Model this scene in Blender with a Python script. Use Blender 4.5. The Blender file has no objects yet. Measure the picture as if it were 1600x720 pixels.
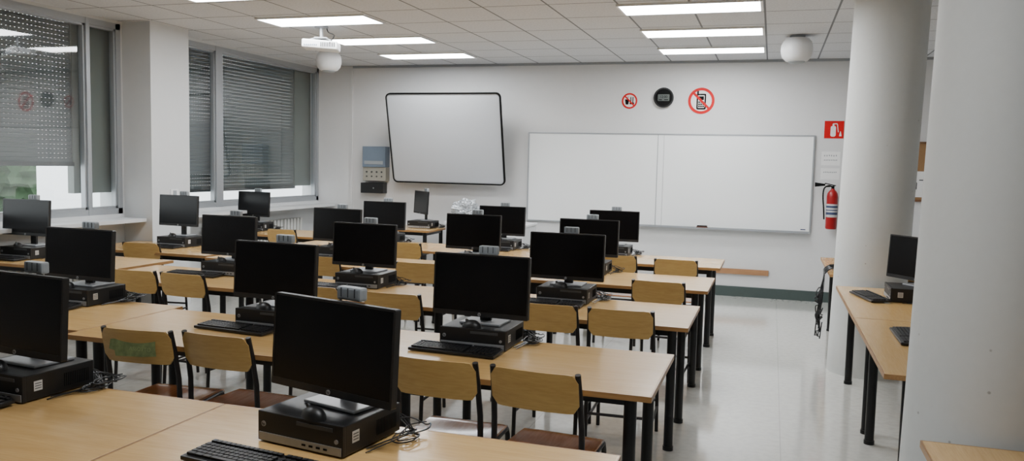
import bpy, bmesh, math, random
from mathutils import Vector, Matrix, Euler, noise
random.seed(7)
scene=bpy.context.scene
COL=scene.collection
rad=math.radians
# ---------------------------------------------------------------- materials
def mat_new(name):
    m=bpy.data.materials.new(name); m.use_nodes=True
    nt=m.node_tree; b=nt.nodes.get('Principled BSDF'); return m,nt,b
def srgb(r,g,b):
    def c(v):
        v/=255.0
        return v/12.92 if v<=0.04045 else ((v+0.055)/1.055)**2.4
    return (c(r),c(g),c(b),1)
def N(nt,t,**k):
    n=nt.nodes.new(t)
    for a,v in k.items(): setattr(n,a,v)
    return n
def plain(name,col,rough=0.5,metal=0.0,var=0.06,bump=0.0,scale=40,spec=None,coat=0):
    m,nt,b=mat_new(name)
    tc=N(nt,'ShaderNodeTexCoord'); no=N(nt,'ShaderNodeTexNoise'); no.inputs['Scale'].default_value=scale; no.inputs['Detail'].default_value=4
    nt.links.new(tc.outputs['Object'],no.inputs['Vector'])
    mx=N(nt,'ShaderNodeMix',data_type='RGBA'); mx.inputs[0].default_value=0.5
    c=col
    mx.inputs[6].default_value=tuple(max(0,v*(1-var)) for v in c[:3])+(1,)
    mx.inputs[7].default_value=tuple(min(1,v*(1+var)) for v in c[:3])+(1,)
    nt.links.new(no.outputs['Fac'],mx.inputs[0]); nt.links.new(mx.outputs[2],b.inputs['Base Color'])
    b.inputs['Roughness'].default_value=rough; b.inputs['Metallic'].default_value=metal
    if spec is not None: b.inputs['Specular IOR Level'].default_value=spec
    if coat: b.inputs['Coat Weight'].default_value=coat; b.inputs['Coat Roughness'].default_value=.12
    if bump>0:
        bp=N(nt,'ShaderNodeBump'); bp.inputs['Strength'].default_value=bump; bp.inputs['Distance'].default_value=.004
        nt.links.new(no.outputs['Fac'],bp.inputs['Height']); nt.links.new(bp.outputs[0],b.inputs['Normal'])
    return m
def wood(name,c1,c2,rough=.35,sx=1.5,sy=14,coat=.0,axis='X',spec=.5):
    m,nt,b=mat_new(name)
    tc=N(nt,'ShaderNodeTexCoord'); oi=N(nt,'ShaderNodeObjectInfo')
    ad=N(nt,'ShaderNodeVectorMath',operation='ADD'); ml=N(nt,'ShaderNodeMath',operation='MULTIPLY'); ml.inputs[1].default_value=37
    nt.links.new(oi.outputs['Random'],ml.inputs[0]); nt.links.new(tc.outputs['Object'],ad.inputs[0]); nt.links.new(ml.outputs[0],ad.inputs[1])
    mp=N(nt,'ShaderNodeMapping'); mp.inputs['Scale'].default_value=(sx,sy,sy) if axis=='X' else (sy,sx,sy)
    nt.links.new(ad.outputs[0],mp.inputs['Vector'])
    n1=N(nt,'ShaderNodeTexNoise'); n1.inputs['Scale'].default_value=1.6; n1.inputs['Detail'].default_value=6; n1.inputs['Distortion'].default_value=.6
    n2=N(nt,'ShaderNodeTexNoise'); n2.inputs['Scale'].default_value=9; n2.inputs['Detail'].default_value=3
    nt.links.new(mp.outputs[0],n1.inputs['Vector']); nt.links.new(mp.outputs[0],n2.inputs['Vector'])
    av=N(nt,'ShaderNodeMath',operation='ADD'); nt.links.new(n1.outputs['Fac'],av.inputs[0]); nt.links.new(n2.outputs['Fac'],av.inputs[1])
    hf=N(nt,'ShaderNodeMapRange'); hf.inputs['From Min'].default_value=.7; hf.inputs['From Max'].default_value=1.3
    nt.links.new(av.outputs[0],hf.inputs['Value'])
    mx=N(nt,'ShaderNodeMix',data_type='RGBA'); mx.inputs[6].default_value=c1; mx.inputs[7].default_value=c2
    nt.links.new(hf.outputs[0],mx.inputs[0]); nt.links.new(mx.outputs[2],b.inputs['Base Color'])
    b.inputs['Roughness'].default_value=rough; b.inputs['Coat Weight'].default_value=coat; b.inputs['Coat Roughness'].default_value=.15
    b.inputs['Specular IOR Level'].default_value=spec
    return m
def emis(name,col,st):
    m,nt,b=mat_new(name); b.inputs['Base Color'].default_value=col
    b.inputs['Emission Color'].default_value=col; b.inputs['Emission Strength'].default_value=st; return m
M={}
M['wall']=plain('wall_paint',srgb(214,214,214),.6,var=.025,bump=.12,scale=14)
M['wallwin']=plain('wall_paint_pale',srgb(203,205,206),.6,var=.025,bump=.12,scale=14)
M['table']=wood('table_laminate',srgb(215,176,116),srgb(201,160,100),.22,1.2,16,coat=.4)
M['tableedge']=wood('table_edge_band',srgb(166,124,74),srgb(146,106,62),.4,1.2,16)
M['ply']=wood('chair_plywood',srgb(203,165,98),srgb(188,148,82),.33,1.5,12,coat=.25)
M['seat']=wood('seat_plywood',srgb(204,142,100),srgb(184,120,80),.18,10,1.5,coat=.6)
M['frame']=plain('chair_tube',srgb(34,30,29),.4,.3)
M['leg']=plain('table_leg_black',srgb(20,20,21),.35,.2)
M['black']=plain('black_plastic',srgb(15,15,16),.42)
M['blackmatte']=plain('black_plastic_matte',srgb(17,17,19),.5)
M['keys']=plain('key_caps',srgb(24,24,26),.5)
M['screen']=plain('screen_glass',srgb(7,7,9),.25,var=.02,spec=.25)
M['silver']=plain('silver_plastic',srgb(150,152,155),.35,.4)
M['grey']=plain('grey_plastic',srgb(146,152,156),.45)
M['darkgrey']=plain('dark_grey_plastic',srgb(62,64,66),.45)
M['alu']=plain('aluminium',srgb(164,168,172),.4,.45)
M['white']=plain('white_plastic',srgb(222,223,224),.4,var=.02)
M['paper']=plain('paper',srgb(232,232,231),.7,var=.03)
M['label']=plain('printed_label',srgb(196,196,194),.7,var=.03)
M['wboard']=plain('whiteboard_enamel',srgb(241,243,243),.15,var=.01,scale=3)
M['iboard']=plain('projection_surface',srgb(178,181,185),.45,var=.01,scale=3)
M['red']=plain('red_paint',srgb(200,10,16),.5,spec=.25)
M['darkred']=plain('extinguisher_red',srgb(150,12,18),.3)
M['signwhite']=plain('sign_white',srgb(235,232,230),.4,var=.01)
M['signblack']=plain('sign_black',srgb(10,10,10),.7,spec=.15)
M['base']=plain('skirting_green_grey',srgb(66,78,76),.4,var=.08)
M['cork']=plain('cork',srgb(150,116,80),.9,var=.2,scale=120,bump=.3)
M['corkframe']=wood('cork_frame_wood',srgb(120,84,54),srgb(96,66,42),.45)
M['rail']=wood('rail_wood',srgb(170,126,88),srgb(150,108,74),.4)
M['blue']=plain('blue_label',srgb(50,62,96),.5)
M['boxblue']=plain('blue_grey_box',srgb(108,122,138),.45)
M['beige']=plain('beige_panel',srgb(150,148,138),.5)
M['lcd']=plain('lcd_glass',srgb(82,88,86),.3)
M['column']=plain('column_plaster',srgb(206,208,206),.65,var=.03,bump=.15,scale=30)
M['radiator']=plain('radiator_enamel',srgb(200,200,196),.4)
M['outer']=plain('outer_render',srgb(242,243,244),.8,var=.04,scale=1)
M['outer2']=plain('outer_render_beige',srgb(196,192,186),.8,var=.2,scale=.4)
M['panerefl']=plain('pane_reflection',srgb(112,118,115),.7,var=.12,scale=3)  # grey-green of the reflection in the narrow panes, put into the colour
M['outground']=plain('outer_ground',srgb(220,222,222),.9,scale=.5)
M['foliage']=plain('foliage',srgb(64,84,60),.9,var=.5,scale=3,bump=.5)
M['foliage2']=plain('sticker_foliage',srgb(122,134,86),.5,var=.7,scale=32)
M['outglass']=plain('outer_glass',srgb(110,124,136),.2)
M['lightgreen']=plain('sticker_lettering',srgb(150,160,110),.5,var=.5,scale=110)
M['cable']=plain('cable_rubber',srgb(16,16,18),.45)
M['foil']=plain('crumpled_plastic',srgb(176,180,184),.32,.3,var=.45,scale=30,bump=.6)
M['lamp']=emis('lamp_diffuser',(.965,.985,1.0,1),28)
M['brown']=plain('brown_felt',srgb(96,60,46),.8)
def add_pits(m):
    nt=m.node_tree; b=nt.nodes['Principled BSDF']; tc=N(nt,'ShaderNodeTexCoord'); v=N(nt,'ShaderNodeTexVoronoi'); v.inputs['Scale'].default_value=9
    nt.links.new(tc.outputs['Object'],v.inputs['Vector'])
    mr=N(nt,'ShaderNodeMapRange'); mr.inputs['From Min'].default_value=.03; mr.inputs['From Max'].default_value=.06
    nt.links.new(v.outputs['Distance'],mr.inputs['Value'])
    src=b.inputs['Base Color'].links[0].from_socket
    mx=N(nt,'ShaderNodeMix',data_type='RGBA'); mx.inputs[6].default_value=srgb(160,160,156)
    nt.links.new(mr.outputs[0],mx.inputs[0]); nt.links.new(src,mx.inputs[7]); nt.links.new(mx.outputs[2],b.inputs['Base Color'])
add_pits(M['column'])
def grid_mat(name,base,line,px,ox,wx,py,oy,wy,rough,speck,spscale,lo=.3,hi=.6,coat=0):
    m,nt,b=mat_new(name); tc=N(nt,'ShaderNodeTexCoord'); sp=N(nt,'ShaderNodeSeparateXYZ'); nt.links.new(tc.outputs['Object'],sp.inputs[0])
    def ln(sock,p,o,w):
        a=N(nt,'ShaderNodeMath',operation='SUBTRACT'); a.inputs[1].default_value=o; nt.links.new(sock,a.inputs[0])
        d=N(nt,'ShaderNodeMath',operation='DIVIDE'); d.inputs[1].default_value=p; nt.links.new(a.outputs[0],d.inputs[0])
        f=N(nt,'ShaderNodeMath',operation='FRACT'); nt.links.new(d.outputs[0],f.inputs[0])
        s=N(nt,'ShaderNodeMath',operation='SUBTRACT'); s.inputs[1].default_value=.5; nt.links.new(f.outputs[0],s.inputs[0])
        ab=N(nt,'ShaderNodeMath',operation='ABSOLUTE'); nt.links.new(s.outputs[0],ab.inputs[0])
        g=N(nt,'ShaderNodeMath',operation='GREATER_THAN'); g.inputs[1].default_value=.5-w/p/2; nt.links.new(ab.outputs[0],g.inputs[0]); return g.outputs[0]
    l1=ln(sp.outputs[0],px,ox,wx); l2=ln(sp.outputs[1],py,oy,wy)
    mxm=N(nt,'ShaderNodeMath',operation='MAXIMUM'); nt.links.new(l1,mxm.inputs[0]); nt.links.new(l2,mxm.inputs[1])
    no=N(nt,'ShaderNodeTexNoise'); no.inputs['Scale'].default_value=spscale; no.inputs['Detail'].default_value=3; nt.links.new(tc.outputs['Object'],no.inputs['Vector'])
    rp=N(nt,'ShaderNodeMapRange'); rp.inputs['From Min'].default_value=lo; rp.inputs['From Max'].default_value=hi; nt.links.new(no.outputs['Fac'],rp.inputs['Value'])
    c1=N(nt,'ShaderNodeMix',data_type='RGBA'); c1.inputs[6].default_value=tuple(v*(1-speck) for v in base[:3])+(1,); c1.inputs[7].default_value=base
    nt.links.new(rp.outputs[0],c1.inputs[0])
    c2=N(nt,'ShaderNodeMix',data_type='RGBA'); c2.inputs[7].default_value=line; nt.links.new(mxm.outputs[0],c2.inputs[0]); nt.links.new(c1.outputs[2],c2.inputs[6])
    nt.links.new(c2.outputs[2],b.inputs['Base Color']); b.inputs['Roughness'].default_value=rough; b.inputs['Coat Weight'].default_value=coat; b.inputs['Coat Roughness'].default_value=.07
    return m
M['ceil']=grid_mat('ceiling_tiles',srgb(207,209,213),srgb(114,117,122),.597,-.127,.018,.655,7.2426-.3275,.018,.85,.16,55)
M['floor']=grid_mat('vinyl_floor',srgb(206,206,200),srgb(180,181,175),1.5,.12,.006,40,-5,.004,.13,.09,22,lo=.35,hi=.6,coat=.8)
def glass_mat():
    m=bpy.data.materials.new('window_glass'); m.use_nodes=True; nt=m.node_tree; nt.nodes.clear()
    o=N(nt,'ShaderNodeOutputMaterial'); t=N(nt,'ShaderNodeBsdfTransparent'); t.inputs[0].default_value=(.83,.87,.86,1)
    g=N(nt,'ShaderNodeBsdfGlossy'); g.inputs['Roughness'].default_value=.03
    lw=N(nt,'ShaderNodeLayerWeight'); lw.inputs[0].default_value=.5
    pw=N(nt,'ShaderNodeMath',operation='POWER'); pw.inputs[1].default_value=3; nt.links.new(lw.outputs['Facing'],pw.inputs[0])
    ma=N(nt,'ShaderNodeMath',operation='MULTIPLY_ADD'); ma.inputs[1].default_value=.5; ma.inputs[2].default_value=.13; nt.links.new(pw.outputs[0],ma.inputs[0])
    mx=N(nt,'ShaderNodeMixShader'); nt.links.new(ma.outputs[0],mx.inputs[0]); nt.links.new(t.outputs[0],mx.inputs[1]); nt.links.new(g.outputs[0],mx.inputs[2]); nt.links.new(mx.outputs[0],o.inputs[0]); return m
M['glass']=glass_mat()
SP=.044
def shutter_mat():
    m,nt,b=mat_new('shutter_slats'); b.inputs['Roughness'].default_value=.6
    tc=N(nt,'ShaderNodeTexCoord'); sp=N(nt,'ShaderNodeSeparateXYZ'); nt.links.new(tc.outputs['Object'],sp.inputs[0])
    def fr(sock,p):
        d=N(nt,'ShaderNodeMath',operation='DIVIDE'); d.inputs[1].default_value=p; nt.links.new(sock,d.inputs[0])
        f=N(nt,'ShaderNodeMath',operation='FRACT'); nt.links.new(d.outputs[0],f.inputs[0]); return f.outputs[0]
    def lt(s,lo):
        g=N(nt,'ShaderNodeMath',operation='LESS_THAN'); g.inputs[1].default_value=lo; nt.links.new(s,g.inputs[0]); return g.outputs[0]
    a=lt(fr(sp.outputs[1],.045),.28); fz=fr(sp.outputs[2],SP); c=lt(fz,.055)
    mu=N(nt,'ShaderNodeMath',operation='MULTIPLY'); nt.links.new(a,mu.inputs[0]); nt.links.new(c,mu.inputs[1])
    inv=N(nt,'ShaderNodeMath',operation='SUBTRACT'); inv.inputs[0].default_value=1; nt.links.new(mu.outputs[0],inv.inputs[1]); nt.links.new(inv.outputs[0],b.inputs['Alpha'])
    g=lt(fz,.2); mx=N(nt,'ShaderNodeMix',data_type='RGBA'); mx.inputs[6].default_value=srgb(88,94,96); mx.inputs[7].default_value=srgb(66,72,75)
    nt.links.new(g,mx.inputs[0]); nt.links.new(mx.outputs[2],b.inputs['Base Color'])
    return m
M['shutter']=shutter_mat()
# ---------------------------------------------------------------- geometry helpers
def box(bm,c,s,rot=None,bev=0,seg=2):
    r=bmesh.ops.create_cube(bm,size=1.0); vs=r['verts']
    bmesh.ops.scale(bm,vec=Vector(s),verts=vs)
    if bev>0:
        es=list({e for v in vs for e in v.link_edges})
        rr=bmesh.ops.bevel(bm,geom=es,offset=bev,segments=seg,affect='EDGES',profile=.6)
        vs=list({v for f in rr['faces'] for v in f.verts}|{v for v in vs if v.is_valid})
    if rot: bmesh.ops.rotate(bm,cent=(0,0,0),matrix=Euler(rot).to_matrix(),verts=vs)
    bmesh.ops.translate(bm,vec=Vector(c),verts=vs)
def b2(bm,x0,x1,y0,y1,z0,z1,bev=0):
    box(bm,((x0+x1)/2,(y0+y1)/2,(z0+z1)/2),(abs(x1-x0),abs(y1-y0),abs(z1-z0)),bev=bev)
def cyl(bm,c,r,h,seg=24,r2=None,rot=None):
    q=bmesh.ops.create_cone(bm,cap_ends=True,segments=seg,radius1=r,radius2=r if r2 is None else r2,depth=h); vs=q['verts']
    if rot: bmesh.ops.rotate(bm,cent=(0,0,0),matrix=Euler(rot).to_matrix(),verts=vs)
    bmesh.ops.translate(bm,vec=Vector(c),verts=vs)
def tube(bm,pts,r,seg=8,cap=True):
    pts=[Vector(p) for p in pts]; rings=[]; up=Vector((0,0,1))
    prev=None
    for i,p in enumerate(pts):
        if i==0: t=pts[1]-p
        elif i==len(pts)-1: t=p-pts[i-1]
        else: t=(pts[i+1]-p).normalized()+(p-pts[i-1]).normalized()
        if t.length<1e-9: t=Vector((0,0,1))
        t.normalize()
        if prev is None:
            a=up if abs(t.dot(up))<.9 else Vector((0,1,0)); n=(a-t*a.dot(t)).normalized()
        else:
            n=prev-t*prev.dot(t); n=n.normalized() if n.length>1e-6 else Vector((1,0,0))
        prev=n; bb=t.cross(n)
        rings.append([bm.verts.new(p+n*r*math.cos(2*math.pi*k/seg)+bb*r*math.sin(2*math.pi*k/seg)) for k in range(seg)])
    for a,b_ in zip(rings,rings[1:]):
        for k in range(seg): bm.faces.new((a[k],a[(k+1)%seg],b_[(k+1)%seg],b_[k]))
    if cap:
        bm.faces.new(rings[0][::-1]); bm.faces.new(rings[-1])
def lathe(bm,prof,seg=32,c=(0,0,0)):
    rings=[]
    for r,z in prof:
        rings.append([bm.verts.new((c[0]+max(r,1e-4)*math.cos(2*math.pi*k/seg),c[1]+max(r,1e-4)*math.sin(2*math.pi*k/seg),c[2]+z)) for k in range(seg)])
    for a,b_ in zip(rings,rings[1:]):
        for k in range(seg): bm.faces.new((a[k],a[(k+1)%seg],b_[(k+1)%seg],b_[k]))
    bm.faces.new(rings[0][::-1]); bm.faces.new(rings[-1])
def rrect(w,h,r,n=6):
    out=[]
    for cx,cz,a0 in [(w/2-r,h/2-r,0),(-w/2+r,h/2-r,90),(-w/2+r,-h/2+r,180),(w/2-r,-h/2+r,270)]:
        for i in range(n+1):
            a=rad(a0+90*i/n); out.append((cx+r*math.cos(a),cz+r*math.sin(a)))
    return out
def slab(bm,outl,y0,y1,c=(0,0,0)):
    a=[bm.verts.new((c[0]+x,c[1]+y0,c[2]+z)) for x,z in outl]; b_=[bm.verts.new((c[0]+x,c[1]+y1,c[2]+z)) for x,z in outl]
    n=len(a)
    bm.faces.new(a); bm.faces.new(b_[::-1])
    for i in range(n): bm.faces.new((a[i],b_[i],b_[(i+1)%n],a[(i+1)%n]))
def ring(bm,o,i_,y0,y1,c=(0,0,0)):
    n=len(o); V=lambda p,y:bm.verts.new((c[0]+p[0],c[1]+y,c[2]+p[1]))
    A=[V(p,y0) for p in o];B=[V(p,y0) for p in i_];Cc=[V(p,y1) for p in o];D=[V(p,y1) for p in i_]
    for k in range(n):
        j=(k+1)%n
        bm.faces.new((A[k],B[k],B[j],A[j])); bm.faces.new((Cc[k],Cc[j],D[j],D[k])); bm.faces.new((A[k],A[j],Cc[j],Cc[k])); bm.faces.new((B[k],D[k],D[j],B[j]))
def circ(r,n=40): return [(r*math.cos(2*math.pi*k/n),r*math.sin(2*math.pi*k/n)) for k in range(n)]
def obj(name,bm,mat,parent=None,loc=(0,0,0),rot=(0,0,0),smooth=False,**props):
    bmesh.ops.recalc_face_normals(bm,faces=bm.faces)
    me=bpy.data.meshes.new(name); bm.to_mesh(me); bm.free()
    if smooth:
        for p in me.polygons: p.use_smooth=True
        try: me.set_sharp_from_angle(angle=rad(35))
        except Exception: pass
    me.materials.append(M[mat]); o=bpy.data.objects.new(name,me); COL.objects.link(o)
    o.parent=parent; o.location=loc; o.rotation_euler=rot
    for k,v in props.items(): o[k]=v
    return o
def mk(fn,*a,**k):
    bm=bmesh.new(); fn(bm,*a,**k); return bm
def empty(name,loc=(0,0,0),rot=(0,0,0),**props):
    e=bpy.data.objects.new(name,None); COL.objects.link(e); e.empty_display_size=.1; e.location=loc; e.rotation_euler=rot
    for k,v in props.items(): e[k]=v
    return e
def text_obj(name,s,size,mat,parent,loc,rot=(rad(90),0,0),ext=.0004,bold=False):
    cu=bpy.data.curves.new('tmp','FONT'); cu.body=s; cu.size=size; cu.extrude=ext; cu.align_x='CENTER'; cu.align_y='CENTER'
    if bold: cu.offset=size*.02
    t=bpy.data.objects.new('tmp',cu); COL.objects.link(t); dg=bpy.context.evaluated_depsgraph_get()
    me=bpy.data.meshes.new_from_object(t.evaluated_get(dg)); bpy.data.objects.remove(t); me.materials.clear(); me.materials.append(M[mat])
    o=bpy.data.objects.new(name,me); COL.objects.link(o); o.parent=parent; o.location=loc; o.rotation_euler=rot; return o
def copy_thing(root,loc,rot=(0,0,0),**props):
    n=root.copy(); COL.objects.link(n); n.location=loc; n.rotation_euler=rot
    for k,v in props.items(): n[k]=v
    def rec(o,p):
        for c in list(o.children):
            if c is n: continue
            q=c.copy(); COL.objects.link(q); q.parent=p; rec(c,q)
    rec(root,n); return n
S=dict(kind='structure')
H=3.02; YW=10.88; XL=-6.51; XR=3.2; YB=-2.5
# ---------------------------------------------------------------- room shell
obj('floor',mk(b2,XL-.3,XR+.2,YB-.2,YW+.2,-.1,0),'floor',label='pale glossy vinyl classroom floor',**S)
obj('ceiling',mk(b2,XL-.3,XR+.2,YB-.2,YW+.2,H,H+.1),'ceil',label='white mineral tile suspended ceiling',**S)
bm=bmesh.new(); b2(bm,XL-.3,XR+.2,YW,YW+.2,0,H); b2(bm,XL,-5.95,YW-.03,YW+.01,0,H); obj('wall_back',bm,'wall',label='off-white plaster wall behind the whiteboard',**S)
obj('wall_right',mk(b2,XR,XR+.2,YB,YW,0,H),'wall',label='off-white plaster side wall',**S)
obj('wall_front',mk(b2,XL,XR,YB-.2,YB,0,H),'wall',label='off-white plaster rear wall',**S)
bm=bmesh.new()
b2(bm,XL-.3,XL,YB,YW,0,1.03); b2(bm,XL-.3,XL,YB,YW,2.99,H); b2(bm,XL-.3,XL,YB,3.2,1.03,2.99); b2(bm,XL-.3,XL,6.95,7.6,1.03,2.99)
b2(bm,XL-.01,-6.15,6.97,7.55,0,H)
obj('wall_left',bm,'wallwin',label='window wall with a protruding square pier',**S)
bm=bmesh.new(); b2(bm,-5.9,XR,YW-.018,YW,0,.13); obj('baseboard_back',bm,'base',label='dark green-grey skirting strip',**S)
obj('baseboard_right',mk(b2,XR-.018,XR,YB,YW-.02,0,.13),'base',label='dark green-grey skirting strip',**S)
bm=bmesh.new(); b2(bm,XL,-6.22,YB,6.965,.955,.99); b2(bm,XL,-6.22,7.555,YW-.03,.955,.99); obj('trim_1',bm,'wallwin',label='white window sill ledge',**S)
obj('trim_2',mk(b2,XL,XR,YW-.02,YW,H-.03,H),'alu',label='thin metal ceiling edge trim',**S)
for i,(x,y) in enumerate([(.785,7.22),(.775,3.30)]):
    obj('pillar',mk(cyl,(0,0,H/2-.01),.28,H+.04,seg=96),'column',loc=(x,y,0),rot=(0,rad(1.2),0),smooth=True,label='thick round off-white plaster pillar',category='pillar',**S)
def window(n,y0,y1,mull,shz,shy1,extra):
    w=empty('window_%d'%n,(XL,(y0+y1)/2,1.03),label=extra,**S); cy=(y0+y1)/2; z0=0;z1=1.96; a=y0-cy; b_=y1-cy
    bm=bmesh.new(); t=.06
    b2(bm,-.09,-.0,a,b_,z0,z0+t); b2(bm,-.09,0,a,b_,z1-t,z1); b2(bm,-.09,0,a,a+t,z0,z1); b2(bm,-.09,0,b_-t,b_,z0,z1)
    for m_,wd in mull: b2(bm,-.085,.005,m_-cy-wd/2,m_-cy+wd/2,z0,z1,bev=.004)
    obj('frame',bm,'alu',w)
    bm=bmesh.new(); vv=[bm.verts.new(p) for p in [(-.05,a+.03,z0+.03),(-.05,b_-.03,z0+.03),(-.05,b_-.03,z1-.03),(-.05,a+.03,z1-.03)]]; bm.faces.new(vv)
    obj('pane',bm,'glass',w)
    bm=bmesh.new(); ed=[a+t]+sum([[m_-cy-wd/2,m_-cy+wd/2] for m_,wd in mull],[])+[b_-t]
    for i in range(0,len(ed),2):
        p,q=ed[i],ed[i+1]; s=.022
        b2(bm,-.07,-.015,p,q,z0+t,z0+t+s); b2(bm,-.07,-.015,p,q,z1-t-s,z1-t); b2(bm,-.07,-.015,p,p+s,z0+t,z1-t); b2(bm,-.07,-.015,q-s,q,z0+t,z1-t)
    obj('sash',bm,'alu',w)
    bm=bmesh.new(); z=math.floor((shz-1.03)/SP)*SP
    zs=z; rows=[]; e=shy1-cy
    while zs<z1+.02:
        for dz,dx in [(0,0),(.005,.0015),(.022,.0025),(.040,.0015)]: rows.append((zs+dz,-.16+dx))
        zs+=SP
    prev=None
    for zz,xx in rows:
        cur=(bm.verts.new((xx,a,zz)),bm.verts.new((xx,e,zz)))
        if prev: bm.faces.new((prev[0],prev[1],cur[1],cur[0]))
        prev=cur
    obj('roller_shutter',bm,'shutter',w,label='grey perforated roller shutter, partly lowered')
    obj('shutter_bar',mk(b2,-.17,-.13,a,e,z-.035,z+.004),'darkgrey',w)
    obj('pane_reflection',mk(b2,-.22,-.14,e,b_,.22,z1),'panerefl',w,label='grey panel added behind the pane, coloured like its reflection')  # added panel, its colour stands in for a dark reflection in the glass
    return w
window(1,3.2,6.95,[(6.52,.045)],1.56,6.46,'aluminium framed window with grey shutter half lowered')
window(2,7.6,10.85,[(8.54,.13)],1.27,10.42,'aluminium framed window with grey shutter nearly closed')
for y in (5.3,9.2):
    r=empty('radiator',(XL+.07,y,0),label='white finned panel radiator under the window sill',category='radiator',group='radiators under the windows')
    bm=bmesh.new()
    for i in range(26): box(bm,(0,-1.0+i*.08,.5),(.09,.05,.62),bev=.012)
    obj('fins',bm,'radiator',r)
    for z in (.26,.74): obj('pipe',mk(cyl,(0,0,z),.022,2.1,rot=(rad(90),0,0)),'radiator',r)
    for yy in (-.8,.8): obj('foot',mk(b2,-.02,.02,yy-.03,yy+.03,0,.2),'radiator',r)
# outside
obj('ground_outside',mk(b2,-90,-6.9,-10,100,-3.7,-3.5),'outground',label='pale paved ground outside the windows',**S)
bm=bmesh.new(); b2(bm,-15.9,-15,14.4,45,-3.5,7); ob=empty('building',(0,0,0),label='white rendered building across the courtyard',category='building'); obj('facade',bm,'outer',ob)
bm=bmesh.new()
for i in range(7):
    for z in (-1.6,1.9,4.9): b2(bm,-15.03,-14.98,17.5+i*3.8,19.6+i*3.8,z-.7,z+.7)
obj('window_band',bm,'outglass',ob)
ob=empty('building',(0,0,0),label='beige building with dark windows behind courtyard trees',category='building'); obj('facade',mk(b2,-70,-60,10,60,-3.5,9),'outer2',ob)
bm=bmesh.new()
for i in range(11): b2(bm,-60,-59.9,13+i*4.2,15.2+i*4.2,-.6,1.1)
obj('window_band',bm,'outglass',ob)
bm=bmesh.new(); b2(bm,-22,-12,3,13.6,-3.5,-.1); b2(bm,-22.1,-11.9,2.9,13.7,-.1,.1); obj('low_annex',bm,'outer',label='low white flat roofed annex building',category='building')
for i,(tx,ty) in enumerate([(-28,15.5),(-27.5,20.3),(-28.3,24.8),(-34,32.5)]):
    bm=bmesh.new(); bmesh.ops.create_icosphere(bm,subdivisions=4,radius=1.7)
    for v in bm.verts:
        v.co*=1+.16*math.sin(7*v.co.x+i)*math.cos(6*v.co.y)+.12*math.sin(11*v.co.z+3*v.co.x)+random.uniform(-.05,.05)
    t=empty('tree',(tx,ty,-3.5),label='leafy green tree in the courtyard',category='tree',group='courtyard trees')
    obj('canopy',bm,'foliage',t,(0,0,4.2)); obj('trunk',mk(cyl,(0,0,1.35),.2,2.7),'brown',t)
# ---------------------------------------------------------------- ceiling lights
def lamp(x0,x1,y,first=[None]):
    if first[0]: return copy_thing(first[0],((x0+x1)/2,y,H))
    w=1.2; d=.46
    r=empty('ceiling_light',((x0+x1)/2,y,H),label='recessed rectangular fluorescent ceiling light, switched on',category='ceiling light',group='ceiling lights')
    bm=bmesh.new(); ring(bm,[(-w/2,-d/2),(w/2,-d/2),(w/2,d/2),(-w/2,d/2)],[(-w/2+.02,-d/2+.02),(w/2-.02,-d/2+.02),(w/2-.02,d/2-.02),(-w/2+.02,d/2-.02)],0,.018)
    bmesh.ops.rotate(bm,cent=(0,0,0),matrix=Euler((rad(90),0,0)).to_matrix(),verts=bm.verts); bmesh.ops.translate(bm,vec=(0,0,-.018),verts=bm.verts)
    obj('rim',bm,'white',r)
    obj('diffuser',mk(b2,-w/2+.02,w/2-.02,-d/2+.02,d/2-.02,-.012,-.002),'lamp',r)
    first[0]=r; return r
for y in (7.24,8.56,9.87,5.93):
    lamp(-1.34,-.14,y); lamp(-4.93,-3.73,y)
lamp(-4.93,-3.73,3.30)
lamp(-1.34,-.14,1.98)
# ---------------------------------------------------------------- tables
def make_table(w,d):
    r=empty('school_table')
    obj('tabletop',mk(box,(0,0,.738),(w-.006,d,.024),bev=.004),'table',r)
    bm=bmesh.new(); W=w-.004
    for y in (-d/2,d/2): box(bm,(0,y,.738),(W,.006,.0235))
    for x in (-w/2+.002,w/2-.002): box(bm,(x,0,.738),(.004,d,.0235))
    obj('edge_band',bm,'tableedge',r)
    for sx in (-1,1):
        for sy in (-1,1):
            bm=bmesh.new(); cyl(bm,(0,0,.363),.027,.726,seg=20); cyl(bm,(0,0,.012),.031,.024,seg=20)
            obj('leg',bm,'leg',r,(sx*(w/2-.10),sy*(d/2-.115),0),smooth=True)
    bm=bmesh.new()
    for sy in (-1,1): box(bm,(0,sy*(d/2-.115),.70),(w-.2,.025,.05))
    for sx in (-1,1): box(bm,(sx*(w/2-.10),0,.70),(.025,d-.23,.05))
    obj('apron',bm,'leg',r)
    return r
TW,TD=1.46,.774
T0=make_table(TW,TD); T0['category']='table'; T0['label']='light wood laminate table with black tubular legs'; T0['group']='student tables in rows'
Y0,P=2.4717,1.4588
first=True
def put_table(x,y,rz=0,**k):
    global first
    if first:
        T0.location=(x,y,0); T0.rotation_euler=(0,0,rz); first=False; return T0
    return copy_thing(T0,(x,y,0),(0,0,rz),**k)
far=[Y0+k*P for k in range(5)]
OFF=.09
for k in range(5):
    for j in range(3 if k!=1 else 4):
        put_table(-.41-TW/2-j*(TW+.002),far[k]-TD/2+(OFF if (j>=2 and k in (1,2)) else 0))
wl='light wood table standing beside the windows'
put_table(-5.62,5.40,label=wl)
put_table(-5.60,6.57,label=wl)
put_table(-5.60,8.6,label=wl)
sl='light wood table along the side of the aisle'
XT=.52+TD/2
put_table(XT,6.12,rad(90),label='light wood table beside a round pillar',group='side tables')
put_table(XT,6.12-TW-.003,rad(90),label=sl,group='side tables')
put_table(XT,2.26,rad(90),label='light wood table beside a round pillar',group='side tables')
put_table(XT,8.30,rad(90),label=sl,group='side tables')
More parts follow.
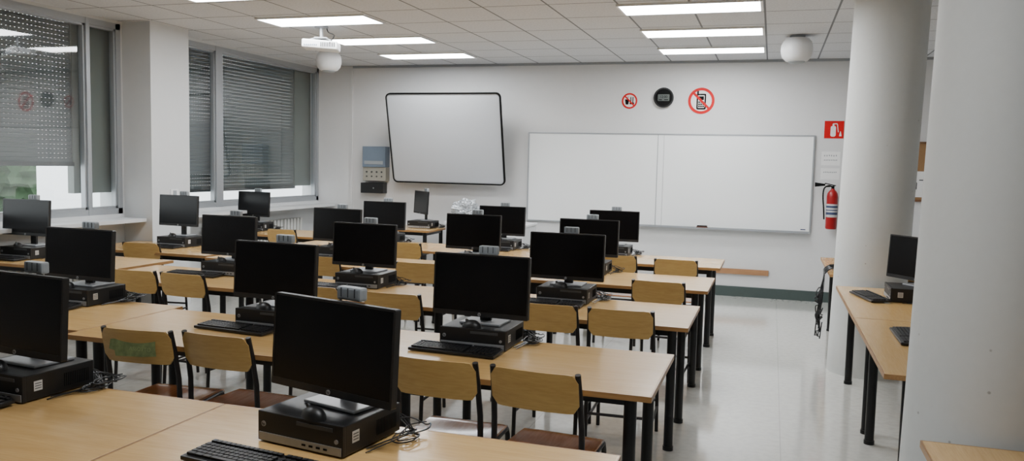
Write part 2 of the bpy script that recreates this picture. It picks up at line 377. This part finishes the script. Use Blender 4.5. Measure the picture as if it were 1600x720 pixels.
# ---------------------------------------------------------------- chairs
def make_chair():
    r=empty('school_chair')
    for sx in (-1,1):
        bm=bmesh.new(); tube(bm,[(sx*.19,-.035,0.0),(sx*.19,-.005,.44),(sx*.188,-.01,.60),(sx*.183,-.035,.74),(sx*.18,-.06,.835)],.0125,10); obj('rear_leg',bm,'frame',r,smooth=True)
        bm=bmesh.new(); tube(bm,[(sx*.185,.40,0),(sx*.18,.375,.40),(sx*.18,.36,.43),(sx*.18,.33,.432),(sx*.185,0,.42)],.0115,10); obj('front_leg',bm,'frame',r,smooth=True)
    for pts in [[(-.185,.39,.2),(.185,.39,.2)],[(-.19,-.018,.2),(.19,-.018,.2)],[(.187,-.02,.16),(.185,.39,.16)],[(-.187,-.02,.16),(-.185,.39,.16)],[(-.18,.35,.425),(.18,.35,.425)],[(-.188,0,.42),(.188,0,.42)]]:
        obj('stretcher',mk(tube,pts,.009,8),'frame',r,smooth=True)
    bm=bmesh.new(); nx,ny=12,12; th=.011; top=[];bot=[]
    for j in range(ny+1):
        rt=[];rb=[]
        for i in range(nx+1):
            u=i/nx*2-1; v=j/ny
            hw=.195*(1-.06*v) ; cr=1-.10*max(0,(abs(v*2-1)-.7)/.3)**2
            x=u*hw*cr; y=.01+v*.40; z=.443-.012*(1-u*u)*math.sin(math.pi*min(1,v*1.2))-.03*max(0,(v-.8)/.2)**2
            rt.append(bm.verts.new((x,y,z+th))); rb.append(bm.verts.new((x,y,z)))
        top.append(rt);bot.append(rb)
    for j in range(ny):
        for i in range(nx):
            bm.faces.new((top[j][i],top[j][i+1],top[j+1][i+1],top[j+1][i])); bm.faces.new((bot[j][i],bot[j+1][i],bot[j+1][i+1],bot[j][i+1]))
    for j in range(ny):
        bm.faces.new((top[j][0],top[j+1][0],bot[j+1][0],bot[j][0])); bm.faces.new((top[j][nx],bot[j][nx],bot[j+1][nx],top[j+1][nx]))
    for i in range(nx):
        bm.faces.new((top[0][i],bot[0][i],bot[0][i+1],top[0][i+1])); bm.faces.new((top[ny][i],top[ny][i+1],bot[ny][i+1],bot[ny][i]))
    obj('seat',bm,'seat',r,smooth=True)
    bm=bmesh.new(); nseg=16
    def bend(x,z,o): return (x,o-.062+.006-.03*(1-(x/.185)**2)*.6+.018*(-(z)/.08),.752+z)
    xs=[-.185+.37*i/nseg for i in range(nseg+1)]
    def zr(x):
        a=abs(x); r_=.035
        if a<=.185-r_: return .0825
        q=a-(.185-r_); return .0825-r_+math.sqrt(max(0,r_*r_-q*q))
    nz=4;fg=[];bg=[]
    for x in xs:
        h=zr(x); cf=[];cb=[]
        for j in range(nz+1):
            z=-h+2*h*j/nz; cf.append(bm.verts.new(bend(x,z,0))); cb.append(bm.verts.new(bend(x,z,.011)))
        fg.append(cf);bg.append(cb)
    for i in range(nseg):
        for j in range(nz):
            bm.faces.new((fg[i][j],fg[i+1][j],fg[i+1][j+1],fg[i][j+1])); bm.faces.new((bg[i][j],bg[i][j+1],bg[i+1][j+1],bg[i+1][j]))
        bm.faces.new((fg[i][0],bg[i][0],bg[i+1][0],fg[i+1][0])); bm.faces.new((fg[i][nz],fg[i+1][nz],bg[i+1][nz],bg[i][nz]))
    for i in (0,nseg):
        for j in range(nz): bm.faces.new((fg[i][j],fg[i][j+1],bg[i][j+1],bg[i][j]))
    obj('backrest',bm,'ply',r,smooth=True)
    return r
C0=make_chair(); C0['category']='chair'; C0['label']='school chair with curved plywood back and dark metal frame'; C0['group']='student chairs at the tables'
ne=[f-TD for f in far]
chairs=[(-2.82,ne[1]-.02,5),(-2.41,ne[1]+.03,-2),(-1.30,ne[1]-.01,-1),(-.86,ne[1]-.03,-4),
 (-4.30,ne[2]+.12,2),(-3.88,ne[2]+.12,-2),(-2.78,ne[2]+.02,0),(-2.21,ne[2]-.01,2),(-1.23,ne[2]+.02,0),(-.79,ne[2]+.02,2),
 (-.74,ne[3]-.18,-2),(-2.70,ne[3]-.01,2),(-3.60,ne[3],0),(-5.58,6.22,8),(-2.10,ne[3]+.0,0),
 (-.78,ne[4]-.18,0),(-1.33,ne[4]-.1,0),(-3.50,ne[4]-.02,0),(-5.35,8.17,0)]
for i,(x,y,a) in enumerate(chairs):
    if i==0: C0.location=(x,y,0);C0.rotation_euler=(0,0,rad(a))
    else: copy_thing(C0,(x,y,0),(0,0,rad(a)))
C0['label']='school chair with a green sticker on its plywood backrest'
st=obj('sticker',mk(slab,[(-.13,.03),(-.08,.038),(.0,.034),(.06,.042),(.11,.036),(.115,.0),(.125,-.035),(.05,-.042),(-.09,-.046),(-.10,-.02),(-.13,-.015)],-.0006,0),'foliage2',C0,(-.0,-.0815,.752),(rad(-12),0,0),label='worn green foliage sticker')
text_obj('sticker_lettering','ASSOTTO',.026,'lightgreen',st,(.035,-.0015,-.008))
# ---------------------------------------------------------------- computers
def make_pc():
    r=empty('desktop_computer')
    obj('case',mk(box,(0,.006,.052),(.338,.288,.094),bev=.004),'black',r)
    obj('front_panel',mk(box,(0,-.144,.052),(.338,.016,.096),bev=.003),'blackmatte',r)
    obj('front_grille',mk(box,(-.0,-.153,.020),(.326,.004,.026),bev=.001),'silver',r,label='silver lower strip')
    bm=bmesh.new(); box(bm,(.06,-.153,.083),(.14,.003,.012)); obj('disc_drive',bm,'darkgrey',r)
    for i in range(4): obj('port',mk(box,(.02+i*.028,-.1555,.020),(.014,.003,.006)),'signblack',r)
    bm=bmesh.new(); cyl(bm,(.145,-.1535,.05),.007,.004,16,rot=(rad(90),0,0)); obj('power_button',bm,'silver',r,smooth=True)
    lg=obj('logo',mk(cyl,(0,0,0),.009,.002,24,rot=(rad(90),0,0)),'silver',r,(-.145,-.1525,.06))
    text_obj('logo_lettering','hp',.013,'signblack',lg,(0,-.0015,0))
    for x in (-.12,.12):
        for y in (-.1,.1): obj('foot',mk(cyl,(x,y,.003),.012,.006,12),'signblack',r)
    ls=obj('label_sticker',mk(box,(.1695,-.09,.055),(.001,.034,.036)),'label',r,label='white printed label')
    bm=bmesh.new()
    for i in range(3): box(bm,(.1702,-.09,.046+i*.009),(.0006,.026,.003))
    obj('label_print',bm,'darkgrey',ls)
    bm=bmesh.new()
    for i in range(14): box(bm,(.1692,.02+i*.008,.05),(.0012,.003,.05))
    obj('vent',bm,'signblack',r)
    return r
MW,MH=.508,.308
def make_monitor(lift=0):
    r=empty('computer_monitor')
    bm=bmesh.new(); box(bm,(0,.035,.006),(.215,.17,.011),bev=.004); obj('stand_base',bm,'silver',r)
    bm=bmesh.new(); box(bm,(0,.04,.17+lift/2),(.06,.022,.33+lift),bev=.005); obj('stand_neck',bm,'blackmatte',r)
    bm=bmesh.new(); box(bm,(0.01,.04,.364+lift),(.10,.035,.045),bev=.008); hd=obj('stand_head',bm,'grey',r,label='grey plastic stand head')
    for x in (-.018,.01,.038): obj('slot',mk(box,(x,.0215,.368+lift),(.003,.003,.03)),'darkgrey',hd)
    t=obj('screen_housing',mk(slab,rrect(MW,MH,.006,3),-.011,.011),'black',r,(0,-.03,.195+lift),(rad(-3),0,0))
    obj('rear_cover',mk(box,(0,.022,-.0),(.30,.03,.19),bev=.012),'blackmatte',t)
    bm=bmesh.new(); ring(bm,rrect(MW,MH,.006,3),rrect(MW-.016,MH-.032,.002,3),-.0135,-.0105,(0,0,0)); 
    for v in bm.verts:
        if abs(v.co.x)<MW/2-.005 and abs(v.co.z)<MH/2-.01: v.co.z+=.008
    obj('bezel',bm,'blackmatte',t)
    obj('screen',mk(box,(0,-.0115,.008),(MW-.014,.002,MH-.03)),'screen',t)
    lg=obj('logo',mk(cyl,(0,0,0),.0085,.0012,24,rot=(rad(90),0,0)),'silver',t,(0,-.0140,-MH/2+.0115))
    text_obj('logo_lettering','hp',.013,'signblack',lg,(0,-.001,.0005),ext=.0002)
    return r
def make_keyboard():
    r=empty('keyboard')
    bm=bmesh.new(); box(bm,(0,0,.0125),(.44,.135,.014),rot=(rad(3),0,0),bev=.004); obj('case',bm,'black',r)
    bm=bmesh.new(); rows=[(15,.055),(15,.028),(15,.010),(15,-.008),(14,-.026),(9,-.044)]
    for n,y in rows:
        wd=.272/n
        for i in range(n):
            if n==9 and i in (3,4,5):
                if i==4: box(bm,(-.21+wd*4.5,y,.0225+y*.05),(wd*3-.003,.015,.007))
                continue
            box(bm,(-.21+wd*(i+.5),y,.0225+y*.05),(wd-.003,.015,.007))
        for i in range(3): box(bm,(.075+i*.0185+.01,y,.0225+y*.05),(.0155,.015,.007))
        for i in range(4): box(bm,(.143+i*.0185,y,.0225+y*.05),(.0155,.015,.007))
    obj('keys',bm,'keys',r,kind='stuff')
    return r
def make_mouse():
    r=empty('computer_mouse'); bm=bmesh.new(); bmesh.ops.create_uvsphere(bm,u_segments=24,v_segments=14,radius=1)
    for v in bm.verts:
        v.co=Vector((v.co.x*.031*(1-.12*v.co.y),v.co.y*.055,max(0,v.co.z)*.036*(1-.15*v.co.y)+.002*(v.co.z<0)))
    bmesh.ops.remove_doubles(bm,verts=bm.verts,dist=1e-6)
    obj('shell',bm,'black',r,smooth=True)
    bm=bmesh.new(); cyl(bm,(0,.03,.0305),.008,.006,16,rot=(0,rad(90),0)); obj('scroll_wheel',bm,'darkgrey',r)
    return r
def smooth_pts(pts,n=4):
    sm=[]
    for i in range(len(pts)-1):
        p0=pts[max(0,i-1)];p1=pts[i];p2=pts[i+1];p3=pts[min(len(pts)-1,i+2)]
        for s in range(n):
            t=s/n; sm.append(.5*((2*p1)+(-p0+p2)*t+(2*p0-5*p1+4*p2-p3)*t*t+(-p0+3*p1-3*p2+p3)*t**3))
    sm.append(pts[-1]); return sm
def cable_bm(seed):
    rnd=random.Random(seed); bm=bmesh.new()
    for c in range(4):
        x0=.09+.022*c; pts=[Vector((x0,.152,.04+.012*(c%3))),Vector((x0+.04,.175,.045))]
        cx=.21+.025*rnd.random(); cy=.06+.03*c*rnd.random(); rr=.02+.03*rnd.random()
        for k in range(9):
            a=rad(90-k*44+rnd.uniform(-14,14)); q=rr*(1+.3*math.sin(k))
            pts.append(Vector((cx+q*math.cos(a)*.8+.01,cy+q*math.sin(a)*1.5+.02,.005+.007*c+.005*abs(math.sin(k*1.3+c)))))
        if c<2: pts.append(Vector((.18+.02*c,-.05-.03*c,.005)))
        tube(bm,smooth_pts(pts),.0024,6)
    return bm
PC0=make_pc(); MO0=make_monitor(); KB0=make_keyboard(); MS0=make_mouse()
CAB=[obj('cable',cable_bm(s),'cable',None,smooth=True) for s in (1,2,3)]
used={}
def put(proto,key,loc,rot,**k):
    if key not in used:
        used[key]=1; proto.location=loc; proto.rotation_euler=rot
        for a,b_ in k.items(): proto[a]=b_
        return proto
    return copy_thing(proto,loc,rot,**k)
cabn=0
def workstation(x,y,rz=0,mrz=None,kb=(-.06,-.24,0),mouse=(-.02,-.108),lift=0,z=.75,ms=1,mdx=0,mdy=0,cab=True,keyb=True):
    global cabn
    mrz=rz if mrz is None else mrz
    R=Matrix.Rotation(rz,3,'Z')
    pc=put(PC0,'pc',(x,y,z),(0,0,rz),label='flat black desktop computer case under a monitor',category='computer',group='desktop computers on the tables')
    if lift>0:
        m=make_monitor(lift); m.location=(x+mdx,y+mdy,z+.0995); m.rotation_euler=(0,0,mrz); m['label']='black computer monitor on a raised stand'; m['category']='monitor'; m['group']='computer monitors on the tables'
    else:
        m=put(MO0,'mo',(x+mdx,y+mdy,z+.0995),(0,0,mrz),label='black flat computer monitor standing on its computer case',category='monitor',group='computer monitors on the tables')
    m.scale=(ms,ms,1)
    if keyb:
        o=R@Vector((kb[0],kb[1],0)); put(KB0,'kb',(x+o.x,y+o.y,z+.001),(0,0,rz+rad(kb[2])),label='black computer keyboard on a wooden table',category='keyboard',group='keyboards on the tables')
    if mouse:
        o=R@Vector((mouse[0],mouse[1],0)); put(MS0,'ms',(x+o.x,y+o.y,z+.0995),(0,0,rz+rad(72)),label='black computer mouse resting on a computer case',category='computer mouse',group='computer mice')
    if cab:
        c=CAB[cabn%3]
        if cabn>=3: c=c.copy(); COL.objects.link(c)
        c.parent=pc; c.location=(0,0,0); cabn+=1
    return pc
R_=rad
workstation(-1.335,far[0]-.165,R_(-9),R_(-15),kb=(-.02,-.325,2),mouse=(.03,-.122),ms=1.05,mdx=.02,mdy=.022)
workstation(-2.675,far[0]-.11,R_(-4),R_(-6))
workstation(-1.345,far[1]-.13,R_(0),R_(-3),kb=(-.05,-.24,-3)); workstation(-2.52,far[1]-.13,R_(-2),R_(-4),kb=(-.10,-.235,-3),ms=1.04); workstation(-3.97,far[1]-.10+OFF,0,R_(-2),ms=1.04)
workstation(-1.27,far[2]-.13,0,R_(-1)); workstation(-2.76,far[2]-.13,0,R_(-2),kb=(-.12,-.245,-3)); workstation(-3.97,far[2]-.13+OFF,0,R_(-3),kb=(-.16,-.24,0))
workstation(-6.07,5.42,0,0,lift=.05)
workstation(-1.44,far[3]-.13,0,R_(-2)); workstation(-2.47,far[3]-.13,0,R_(-1)); workstation(-3.81,far[3]-.13,0,R_(-3)); workstation(-5.63,6.78,0,R_(-3),lift=.06,ms=.94)
workstation(-1.50,far[4]-.13,0,0); workstation(-2.69,far[4]-.13,0,0); workstation(-4.06,far[4]-.13,0,0); workstation(-6.12,8.72,R_(10),R_(-6),lift=.03,ms=.95)
workstation(.97,6.30,R_(-90),R_(-54),kb=(.03,-.27,14),mouse=None,ms=1.06,mdx=.06)
workstation(.99,4.70,R_(-90),R_(-80),kb=(-.13,-.245,0),mouse=None)
workstation(.84,8.25,R_(-90),R_(-90),mouse=None,keyb=False)
bm=bmesh.new()
for c in range(10):
    r2=random.Random(c+11); zt=r2.uniform(.1,.5); pts=[Vector((.60,7.70+.04*c,.785)),Vector((.53,7.70+.03*c,.785)),Vector((.49,7.72+.03*c,.74))]
    for k in range(9):
        t=k/8; pts.append(Vector((.485-.075*math.sin(math.pi*t)*r2.uniform(.1,1),7.78+r2.uniform(-.06,.06),.70-(.70-zt)*math.sin(math.pi*t*.7)+.03*math.sin(k*2.1+c))))
    tube(bm,smooth_pts(pts,5),.005,6)
obj('hanging_cables',bm,'cable',smooth=True,label='tangle of black cables hanging over a table edge',category='cable')
# ---------------------------------------------------------------- back wall items
x1,x2,z1,z2=-3.23,.486,.864,2.084; cx=(x1+x2)/2; cz=(z1+z2)/2; W=x2-x1; Hh=z2-z1
wb=empty('whiteboard',(cx,YW,cz),label='wide two-panel white enamel board with aluminium frame',category='whiteboard')
for s in (-1,1): obj('panel',mk(box,(s*W/4,-.018,0),(W/2-.004,.016,Hh-.02)),'wboard',wb)
bm=bmesh.new(); o=[(-W/2,-Hh/2),(W/2,-Hh/2),(W/2,Hh/2),(-W/2,Hh/2)]; k=.018; i_=[(-W/2+k,-Hh/2+k),(W/2-k,-Hh/2+k),(W/2-k,Hh/2-k),(-W/2+k,Hh/2-k)]
ring(bm,o,i_,-.032,0); obj('frame',bm,'alu',wb)
obj('seam_strip',mk(box,(-.08,-.0275,0),(.008,.004,Hh-.03)),'alu',wb)
bm=bmesh.new(); box(bm,(0.25,-.06,-Hh/2-.002),(W*.85,.07,.006)); box(bm,(0.25,-.094,-Hh/2+.004),(W*.85,.005,.016)); obj('pen_tray',bm,'alu',wb)
obj('maker_mark',mk(box,(W/2-.09,-.0275,-Hh/2+.04),(.06,.002,.012)),'blue',wb)
er=empty('board_eraser',(-.84,YW-.06,z1+.003),label='brown felt board eraser lying on the pen tray',category='eraser')
obj('felt',mk(box,(0,0,.012),(.14,.05,.02),bev=.004),'brown',er); obj('handle',mk(box,(0,0,.03),(.13,.042,.014),bev=.005),'signblack',er)
yb,yt,zb,zt=YW-.20,YW-.50,1.345,2.585; L=math.hypot(yb-yt,zt-zb); ang=math.atan2(yb-yt,zt-zb)
ib=empty('projection_board',(-4.335,YW-.35,(zb+zt)/2),(ang,0,0),label='grey projection board with black rounded frame, tilted forward',category='projection board')
w=1.69
obj('surface',mk(slab,rrect(w-.03,L-.03,.05),-.006,.012),'iboard',ib)
bm=bmesh.new(); ring(bm,rrect(w,L,.07),rrect(w-.036,L-.036,.055),-.016,.02); obj('frame',bm,'signblack',ib)
ring_=bmesh.new(); ring(ring_,rrect(w-.036,L-.036,.055),rrect(w-.056,L-.056,.045),-.010,.0); obj('inner_rim',ring_,'silver',ib)
Rt=Matrix.Rotation(-ang,3,'X')
for sx in (-.5,.5):
    for zz in (-.4,.45):
        p=Vector((sx,.015,zz)); wpt=Matrix.Rotation(ang,3,'X')@p; q=Vector((sx,.349,wpt.z)); bm=bmesh.new(); tube(bm,[p,Rt@q],.018,10); obj('wall_bracket',bm,'signblack',ib)
ck=empty('wall_clock',(-1.40,YW,2.55),label='round black wall clock with digital display',category='clock')
obj('body',mk(slab,circ(.128,48),-.035,0),'signblack',ck,smooth=True)
bm=bmesh.new(); ring(bm,circ(.130,48),circ(.112,48),-.042,-.03); obj('rim',bm,'black',ck,smooth=True)
dsp=obj('display',mk(slab,rrect(.15,.085,.01),-.039,-.034,(0,0,-.0)),'lcd',ck)
text_obj('digits','12:00',.045,'signblack',dsp,(0,-.0395,.008)); 
bm=bmesh.new(); box(bm,(-.04,-.0395,-.028),(.04,.001,.01)); box(bm,(.035,-.0395,-.028),(.05,.001,.01)); obj('small_digits',bm,'signblack',dsp)
def prohib(name,x,z,r,label,icon):
    s=empty(name,(x,YW,z),label=label,category='sign')
    obj('plate',mk(slab,circ(r,48),-.004,0),'signwhite',s)
    bm=bmesh.new(); icon(bm,r); obj('pictogram',bm,'signblack',s)
    bm=bmesh.new(); ring(bm,circ(r*.98,48),circ(r*.77,48),-.0085,-.003); obj('red_ring',bm,'red',s)
    obj('red_bar',mk(box,(0,-.0080,0),(r*1.7,.002,r*.18),rot=(0,rad(45),0)),'red',s)
def phone(bm,r):
    ring(bm,rrect(r*.70,r*1.18,r*.09,3),rrect(r*.48,r*.94,r*.04,3),-.0060,-.003,(0,0,-.06*r))
    box(bm,(0,-.005,.2*r),(r*.38,.003,r*.28)); box(bm,(-r*.26,-.005,.64*r),(r*.13,.003,r*.30))
    for i in range(3):
        for j in range(3): box(bm,((i-1)*.15*r,-.005,-.10*r-j*.16*r),(.12*r,.003,.12*r))
def food(bm,r):
    slab(bm,[(-.58*r,.2*r),(-.48*r,-.45*r),(-.14*r,-.45*r),(-.04*r,.2*r)],-.0060,-.003); box(bm,(-.25*r,-.005,.35*r),(.07*r,.003,.4*r),rot=(0,rad(15),0))
    slab(bm,[(.02*r,-.42*r),(.58*r,-.42*r),(.58*r,-.2*r),(.02*r,-.2*r)],-.0060,-.003)
    box(bm,(.16*r,-.005,.15*r),(.12*r,.003,.7*r)); box(bm,(.42*r,-.005,.15*r),(.12*r,.003,.7*r))
prohib('prohibition_sign',-1.85,2.51,.106,'small round red no eating or drinking sign',food)
prohib('prohibition_sign',-.92,2.51,.172,'large round red no mobile phones sign',phone)
es=empty('fire_extinguisher_sign',(.70,YW,2.155),label='square red sign with white fire extinguisher symbol',category='sign')
obj('plate',mk(box,(0,-.002,0),(.225,.004,.215)),'red',es)
bm=bmesh.new(); slab(bm,rrect(.06,.13,.02,5),-.006,-.004,(-.01,0,-.02)); box(bm,(-.01,-.005,.055),(.02,.002,.03)); box(bm,(.01,-.005,.072),(.05,.002,.010)); box(bm,(.042,-.005,.02),(.008,.002,.1),rot=(0,rad(-8),0))
slab(bm,[(.06,-.08),(.09,-.08),(.078,-.02),(.072,-.02)],-.006,-.004); obj('pictogram',bm,'signwhite',es)
for zc,hh,rws in [(1.80,.17,[(.035,6),(-.02,8)]),(1.61,.14,[(.02,8)])]:
    pn=empty('paper_notice',(.68,YW,zc),label='white printed paper notice taped to the wall',category='notice',group='paper notices')
    obj('sheet',mk(box,(0,-.001,0),(.22,.002,hh)),'paper',pn)
    bm=bmesh.new()
    for z,n in rws:
        for i in range(n): box(bm,(-.08+i*.16/n+.008,-.0025,z+random.uniform(-.002,.002)),(.012,.001,.020 if n<8 else .014))
    obj('print',bm,'grey',pn)
fe=empty('fire_extinguisher',(.715,YW-.12,.93),label='red fire extinguisher hanging on the wall',category='fire extinguisher')
obj('cylinder',mk(lathe,[(.05,0),(.063,.006),(.066,.02),(.066,.40),(.06,.44),(.042,.47),(.025,.485),(.022,.50)],40),'darkred',fe,smooth=True)
bm=bmesh.new(); lathe(bm,[(.0662,.15),(.0666,.151),(.0666,.31),(.0662,.311)],40); obj('label_band',bm,'label',fe,smooth=True)
bm=bmesh.new()
for z,h in [(.18,.03),(.23,.012),(.265,.025)]: lathe(bm,[(.0668,z),(.067,z+.001),(.067,z+h),(.0668,z+h+.001)],40)
obj('label_print',bm,'blue',fe,smooth=True)
bm=bmesh.new(); cyl(bm,(0,0,.515),.018,.04,16); box(bm,(-.03,0,.55),(.13,.02,.012),rot=(0,rad(12),0)); box(bm,(-.03,0,.525),(.1,.02,.01),rot=(0,rad(-6),0)); obj('valve_handle',bm,'signblack',fe)
bm=bmesh.new(); tube(bm,smooth_pts([Vector(p) for p in [(0,0,.52),(-.05,-.01,.535),(-.10,-.02,.50),(-.11,-.03,.40),(-.095,-.03,.25),(-.085,-.02,.12)]]),.009,10); obj('hose',bm,'signblack',fe,smooth=True)
bm=bmesh.new(); cyl(bm,(-.15,-.02,.545),.012,.12,16,r2=.028,rot=(0,rad(-90),0)); obj('nozzle',bm,'signblack',fe)
obj('wall_hook',mk(box,(0,.09,.42),(.05,.06,.05)),'signblack',fe)
cb=empty('cork_board',(2.16,YW,1.66),label='cork pin board with wooden frame and pinned sheets',category='notice board')
obj('cork',mk(box,(0,-.008,0),(1.2,.016,.68)),'cork',cb)
bm=bmesh.new(); ring(bm,[(-.62,-.36),(.62,-.36),(.62,.36),(-.62,.36)],[(-.595,-.335),(.595,-.335),(.595,.335),(-.595,.335)],-.025,0); obj('frame',bm,'corkframe',cb)
for x,z in [(-.47,-.15),(-.15,.02),(.2,-.03)]:
    p=obj('pinned_sheet',mk(box,(x,-.0175,z),(.20,.002,.31)),'paper',cb)
    bm=bmesh.new(); slab(bm,rrect(.03,.09,.012,3),-.02,-.0188,(x-.04,0,z-.02)); box(bm,(x+.03,-.0192,z+.05),(.07,.001,.012)); obj('sheet_print',bm,'darkgrey',p)
obj('trim_3',mk(b2,-3.6,.01,YW-.03,YW-.001,.29,.36,.004),'rail',label='brown wooden wall protection rail',**S)
pb=empty('electrical_panel',(-5.53,YW,1.535),label='blue-grey and beige electrical control panel on the wall',category='electrical panel')
uc=obj('upper_cabinet',mk(box,(0,-.075,.165),(.37,.15,.30),bev=.008),'boxblue',pb)
obj('cabinet_window',mk(box,(.0,-.152,.08),(.30,.004,.05),bev=.001),'grey',uc)
lc=obj('lower_cabinet',mk(box,(0,-.065,-.085),(.37,.13,.20),bev=.006),'beige',pb)
for i in range(4): obj('socket',mk(cyl,(-.12+i*.08,-.134,-.055),.013,.01,16,rot=(rad(90),0,0)),'darkgrey',lc)
for i in range(4): obj('socket',mk(cyl,(-.12+i*.08,-.134,-.12),.011,.01,16,rot=(rad(90),0,0)),'darkgrey',lc)
bx=empty('black_wall_box',(-5.565,YW,1.245),label='small black metal box fixed under the electrical panel',category='wall box')
obj('body',mk(box,(0,-.07,0),(.36,.14,.15),bev=.006),'black',bx); obj('lock',mk(cyl,(.03,-.142,0),.01,.006,12,rot=(rad(90),0,0)),'silver',bx)
sw=empty('light_switch',(-6.15,7.3,1.25),label='white light switch on the window pier',category='light switch')
obj('plate',mk(box,(.004,0,0),(.008,.12,.08),bev=.002),'white',sw); obj('rocker',mk(box,(.010,0,0),(.006,.05,.05)),'grey',sw)
bm=bmesh.new(); b2(bm,-5.97,-5.94,YW-.045,YW-.031,1.0,H-.03); obj('trim_4',bm,'wall',label='white vertical cable trunking on the wall',**S)
# ---------------------------------------------------------------- teacher area
copy_thing(T0,(-4.95,10.12,0),(0,0,0),label='light wood teacher table near the back wall',group='teacher furniture')
workstation(-4.50,10.20,R_(0),R_(-46),keyb=False,mouse=None,lift=.05)
cbn=empty('low_cabinet',(-3.56,10.3,0),label='low pale grey two-door cabinet against the wall',category='cabinet')
obj('body',mk(box,(0,.0,.42),(1.1,.5,.82),bev=.004),'wallwin',cbn); obj('top',mk(box,(0,0,.845),(1.14,.54,.03),bev=.004),'white',cbn)
for s in (-1,1):
    d=obj('door',mk(box,(s*.27,-.258,.43),(.52,.016,.74),bev=.002),'white',cbn); obj('handle',mk(box,(s*.05,-.275,.55),(.012,.02,.12),bev=.003),'silver',d)
obj('plinth',mk(box,(0,0,.01),(1.0,.44,.02)),'signblack',cbn)
bm=bmesh.new(); bmesh.ops.create_icosphere(bm,subdivisions=5,radius=1)
for v in bm.verts:
    n=noise.noise(v.co*1.6)*.3-abs(noise.noise(v.co*3.5))*.35-abs(noise.noise(v.co*8))*.2+.2
    v.co=v.co*(1+n); v.co=Vector((v.co.x*.18,v.co.y*.14,v.co.z*.16)); v.co.z=max(-.12,v.co.z)
for v in bm.verts: v.co.z+=.12
obj('plastic_bag',bm,'foil',None,(-3.87,10.2,.86),smooth=False,label='crumpled silvery plastic bag lying on the cabinet',category='plastic bag')
# ---------------------------------------------------------------- ceiling devices
def speaker(x,y,lab):
    s=empty('ceiling_speaker',(x,y,H),label=lab,category='speaker',group='ceiling speakers')
    obj('body',mk(lathe,[(.06,-.27),(.11,-.255),(.145,-.215),(.158,-.16),(.155,-.10),(.14,-.06),(.12,-.04),(.12,-.03)],40),'white',s,smooth=True)
    obj('mounting_ring',mk(lathe,[(.075,-.03),(.075,0)],32),'grey',s,smooth=True)
    obj('grille',mk(lathe,[(.02,-.285),(.07,-.278),(.085,-.266),(.085,-.262)],32),'grey',s,smooth=True)
speaker(.18,8.98,'white rounded speaker hanging from the ceiling'); speaker(-5.38,9.2,'white rounded speaker hanging from the ceiling')
pj=empty('ceiling_projector',(-4.52,7.58,H),(0,0,rad(22)),label='white projector with grey vents on a ceiling mount',category='projector')
bd=obj('body',mk(box,(0,0,-.20),(.36,.27,.085),rot=(0,rad(3),0),bev=.018,seg=3),'white',pj)
bm=bmesh.new(); tube(bm,[(0,0,0),(0,0,-.12)],.018,12); cyl(bm,(0,0,-.01),.07,.02,24); box(bm,(0,0,-.125),(.13,.13,.012))
for x in (-.12,.12):
    for y in (-.09,.09): tube(bm,[(x*.4,y*.4,-.125),(x,y,-.158)],.008,6)
obj('mount',bm,'silver',pj)
bm=bmesh.new()
for i in range(9): box(bm,(.015+i*.017,-.137,-.203),(.009,.006,.045))
obj('vent_grille',bm,'darkgrey',bd)
bm=bmesh.new()
for i in range(7): box(bm,(-.15+i*.02,-.137,-.21),(.012,.005,.012))
obj('connector',bm,'boxblue',bd)
bm=bmesh.new(); cyl(bm,(-.08,.145,-.20),.035,.04,24,rot=(rad(90),0,0)); obj('lens',bm,'signblack',bd)
bm=bmesh.new(); tube(bm,smooth_pts([Vector(p) for p in [(.05,.02,0),(.07,.0,-.06),(.14,-.06,-.10),(.10,-.14,-.19)]]),.006,6); obj('cable',bm,'cable',pj)
# ---------------------------------------------------------------- world and daylight
wd=bpy.data.worlds.new('World'); scene.world=wd; wd.use_nodes=True; nt=wd.node_tree; bg=nt.nodes['Background']
bg.inputs[0].default_value=(.94,.97,1,1); bg.inputs[1].default_value=4.8
# ---------------------------------------------------------------- camera
f,th,ph,ro=1274.97,.30664,.08204,.02285
R0=Vector((math.cos(th),math.sin(th),0));F0=Vector((-math.sin(th),math.cos(th),0));Z=Vector((0,0,1))
F=F0*math.cos(ph)-Z*math.sin(ph);U=F0*math.sin(ph)+Z*math.cos(ph)
Rr=R0*math.cos(ro)+U*math.sin(ro);U2=-R0*math.sin(ro)+U*math.cos(ro)
cd=bpy.data.cameras.new('camera'); cam=bpy.data.objects.new('camera',cd); COL.objects.link(cam)
cam.matrix_world=Matrix(((Rr.x,U2.x,-F.x,0),(Rr.y,U2.y,-F.y,0),(Rr.z,U2.z,-F.z,1.65),(0,0,0,1)))
cd.sensor_fit='HORIZONTAL'; cd.sensor_width=36; cd.lens=f/1600*36; cd.clip_start=.02; cd.clip_end=300
scene.camera=cam
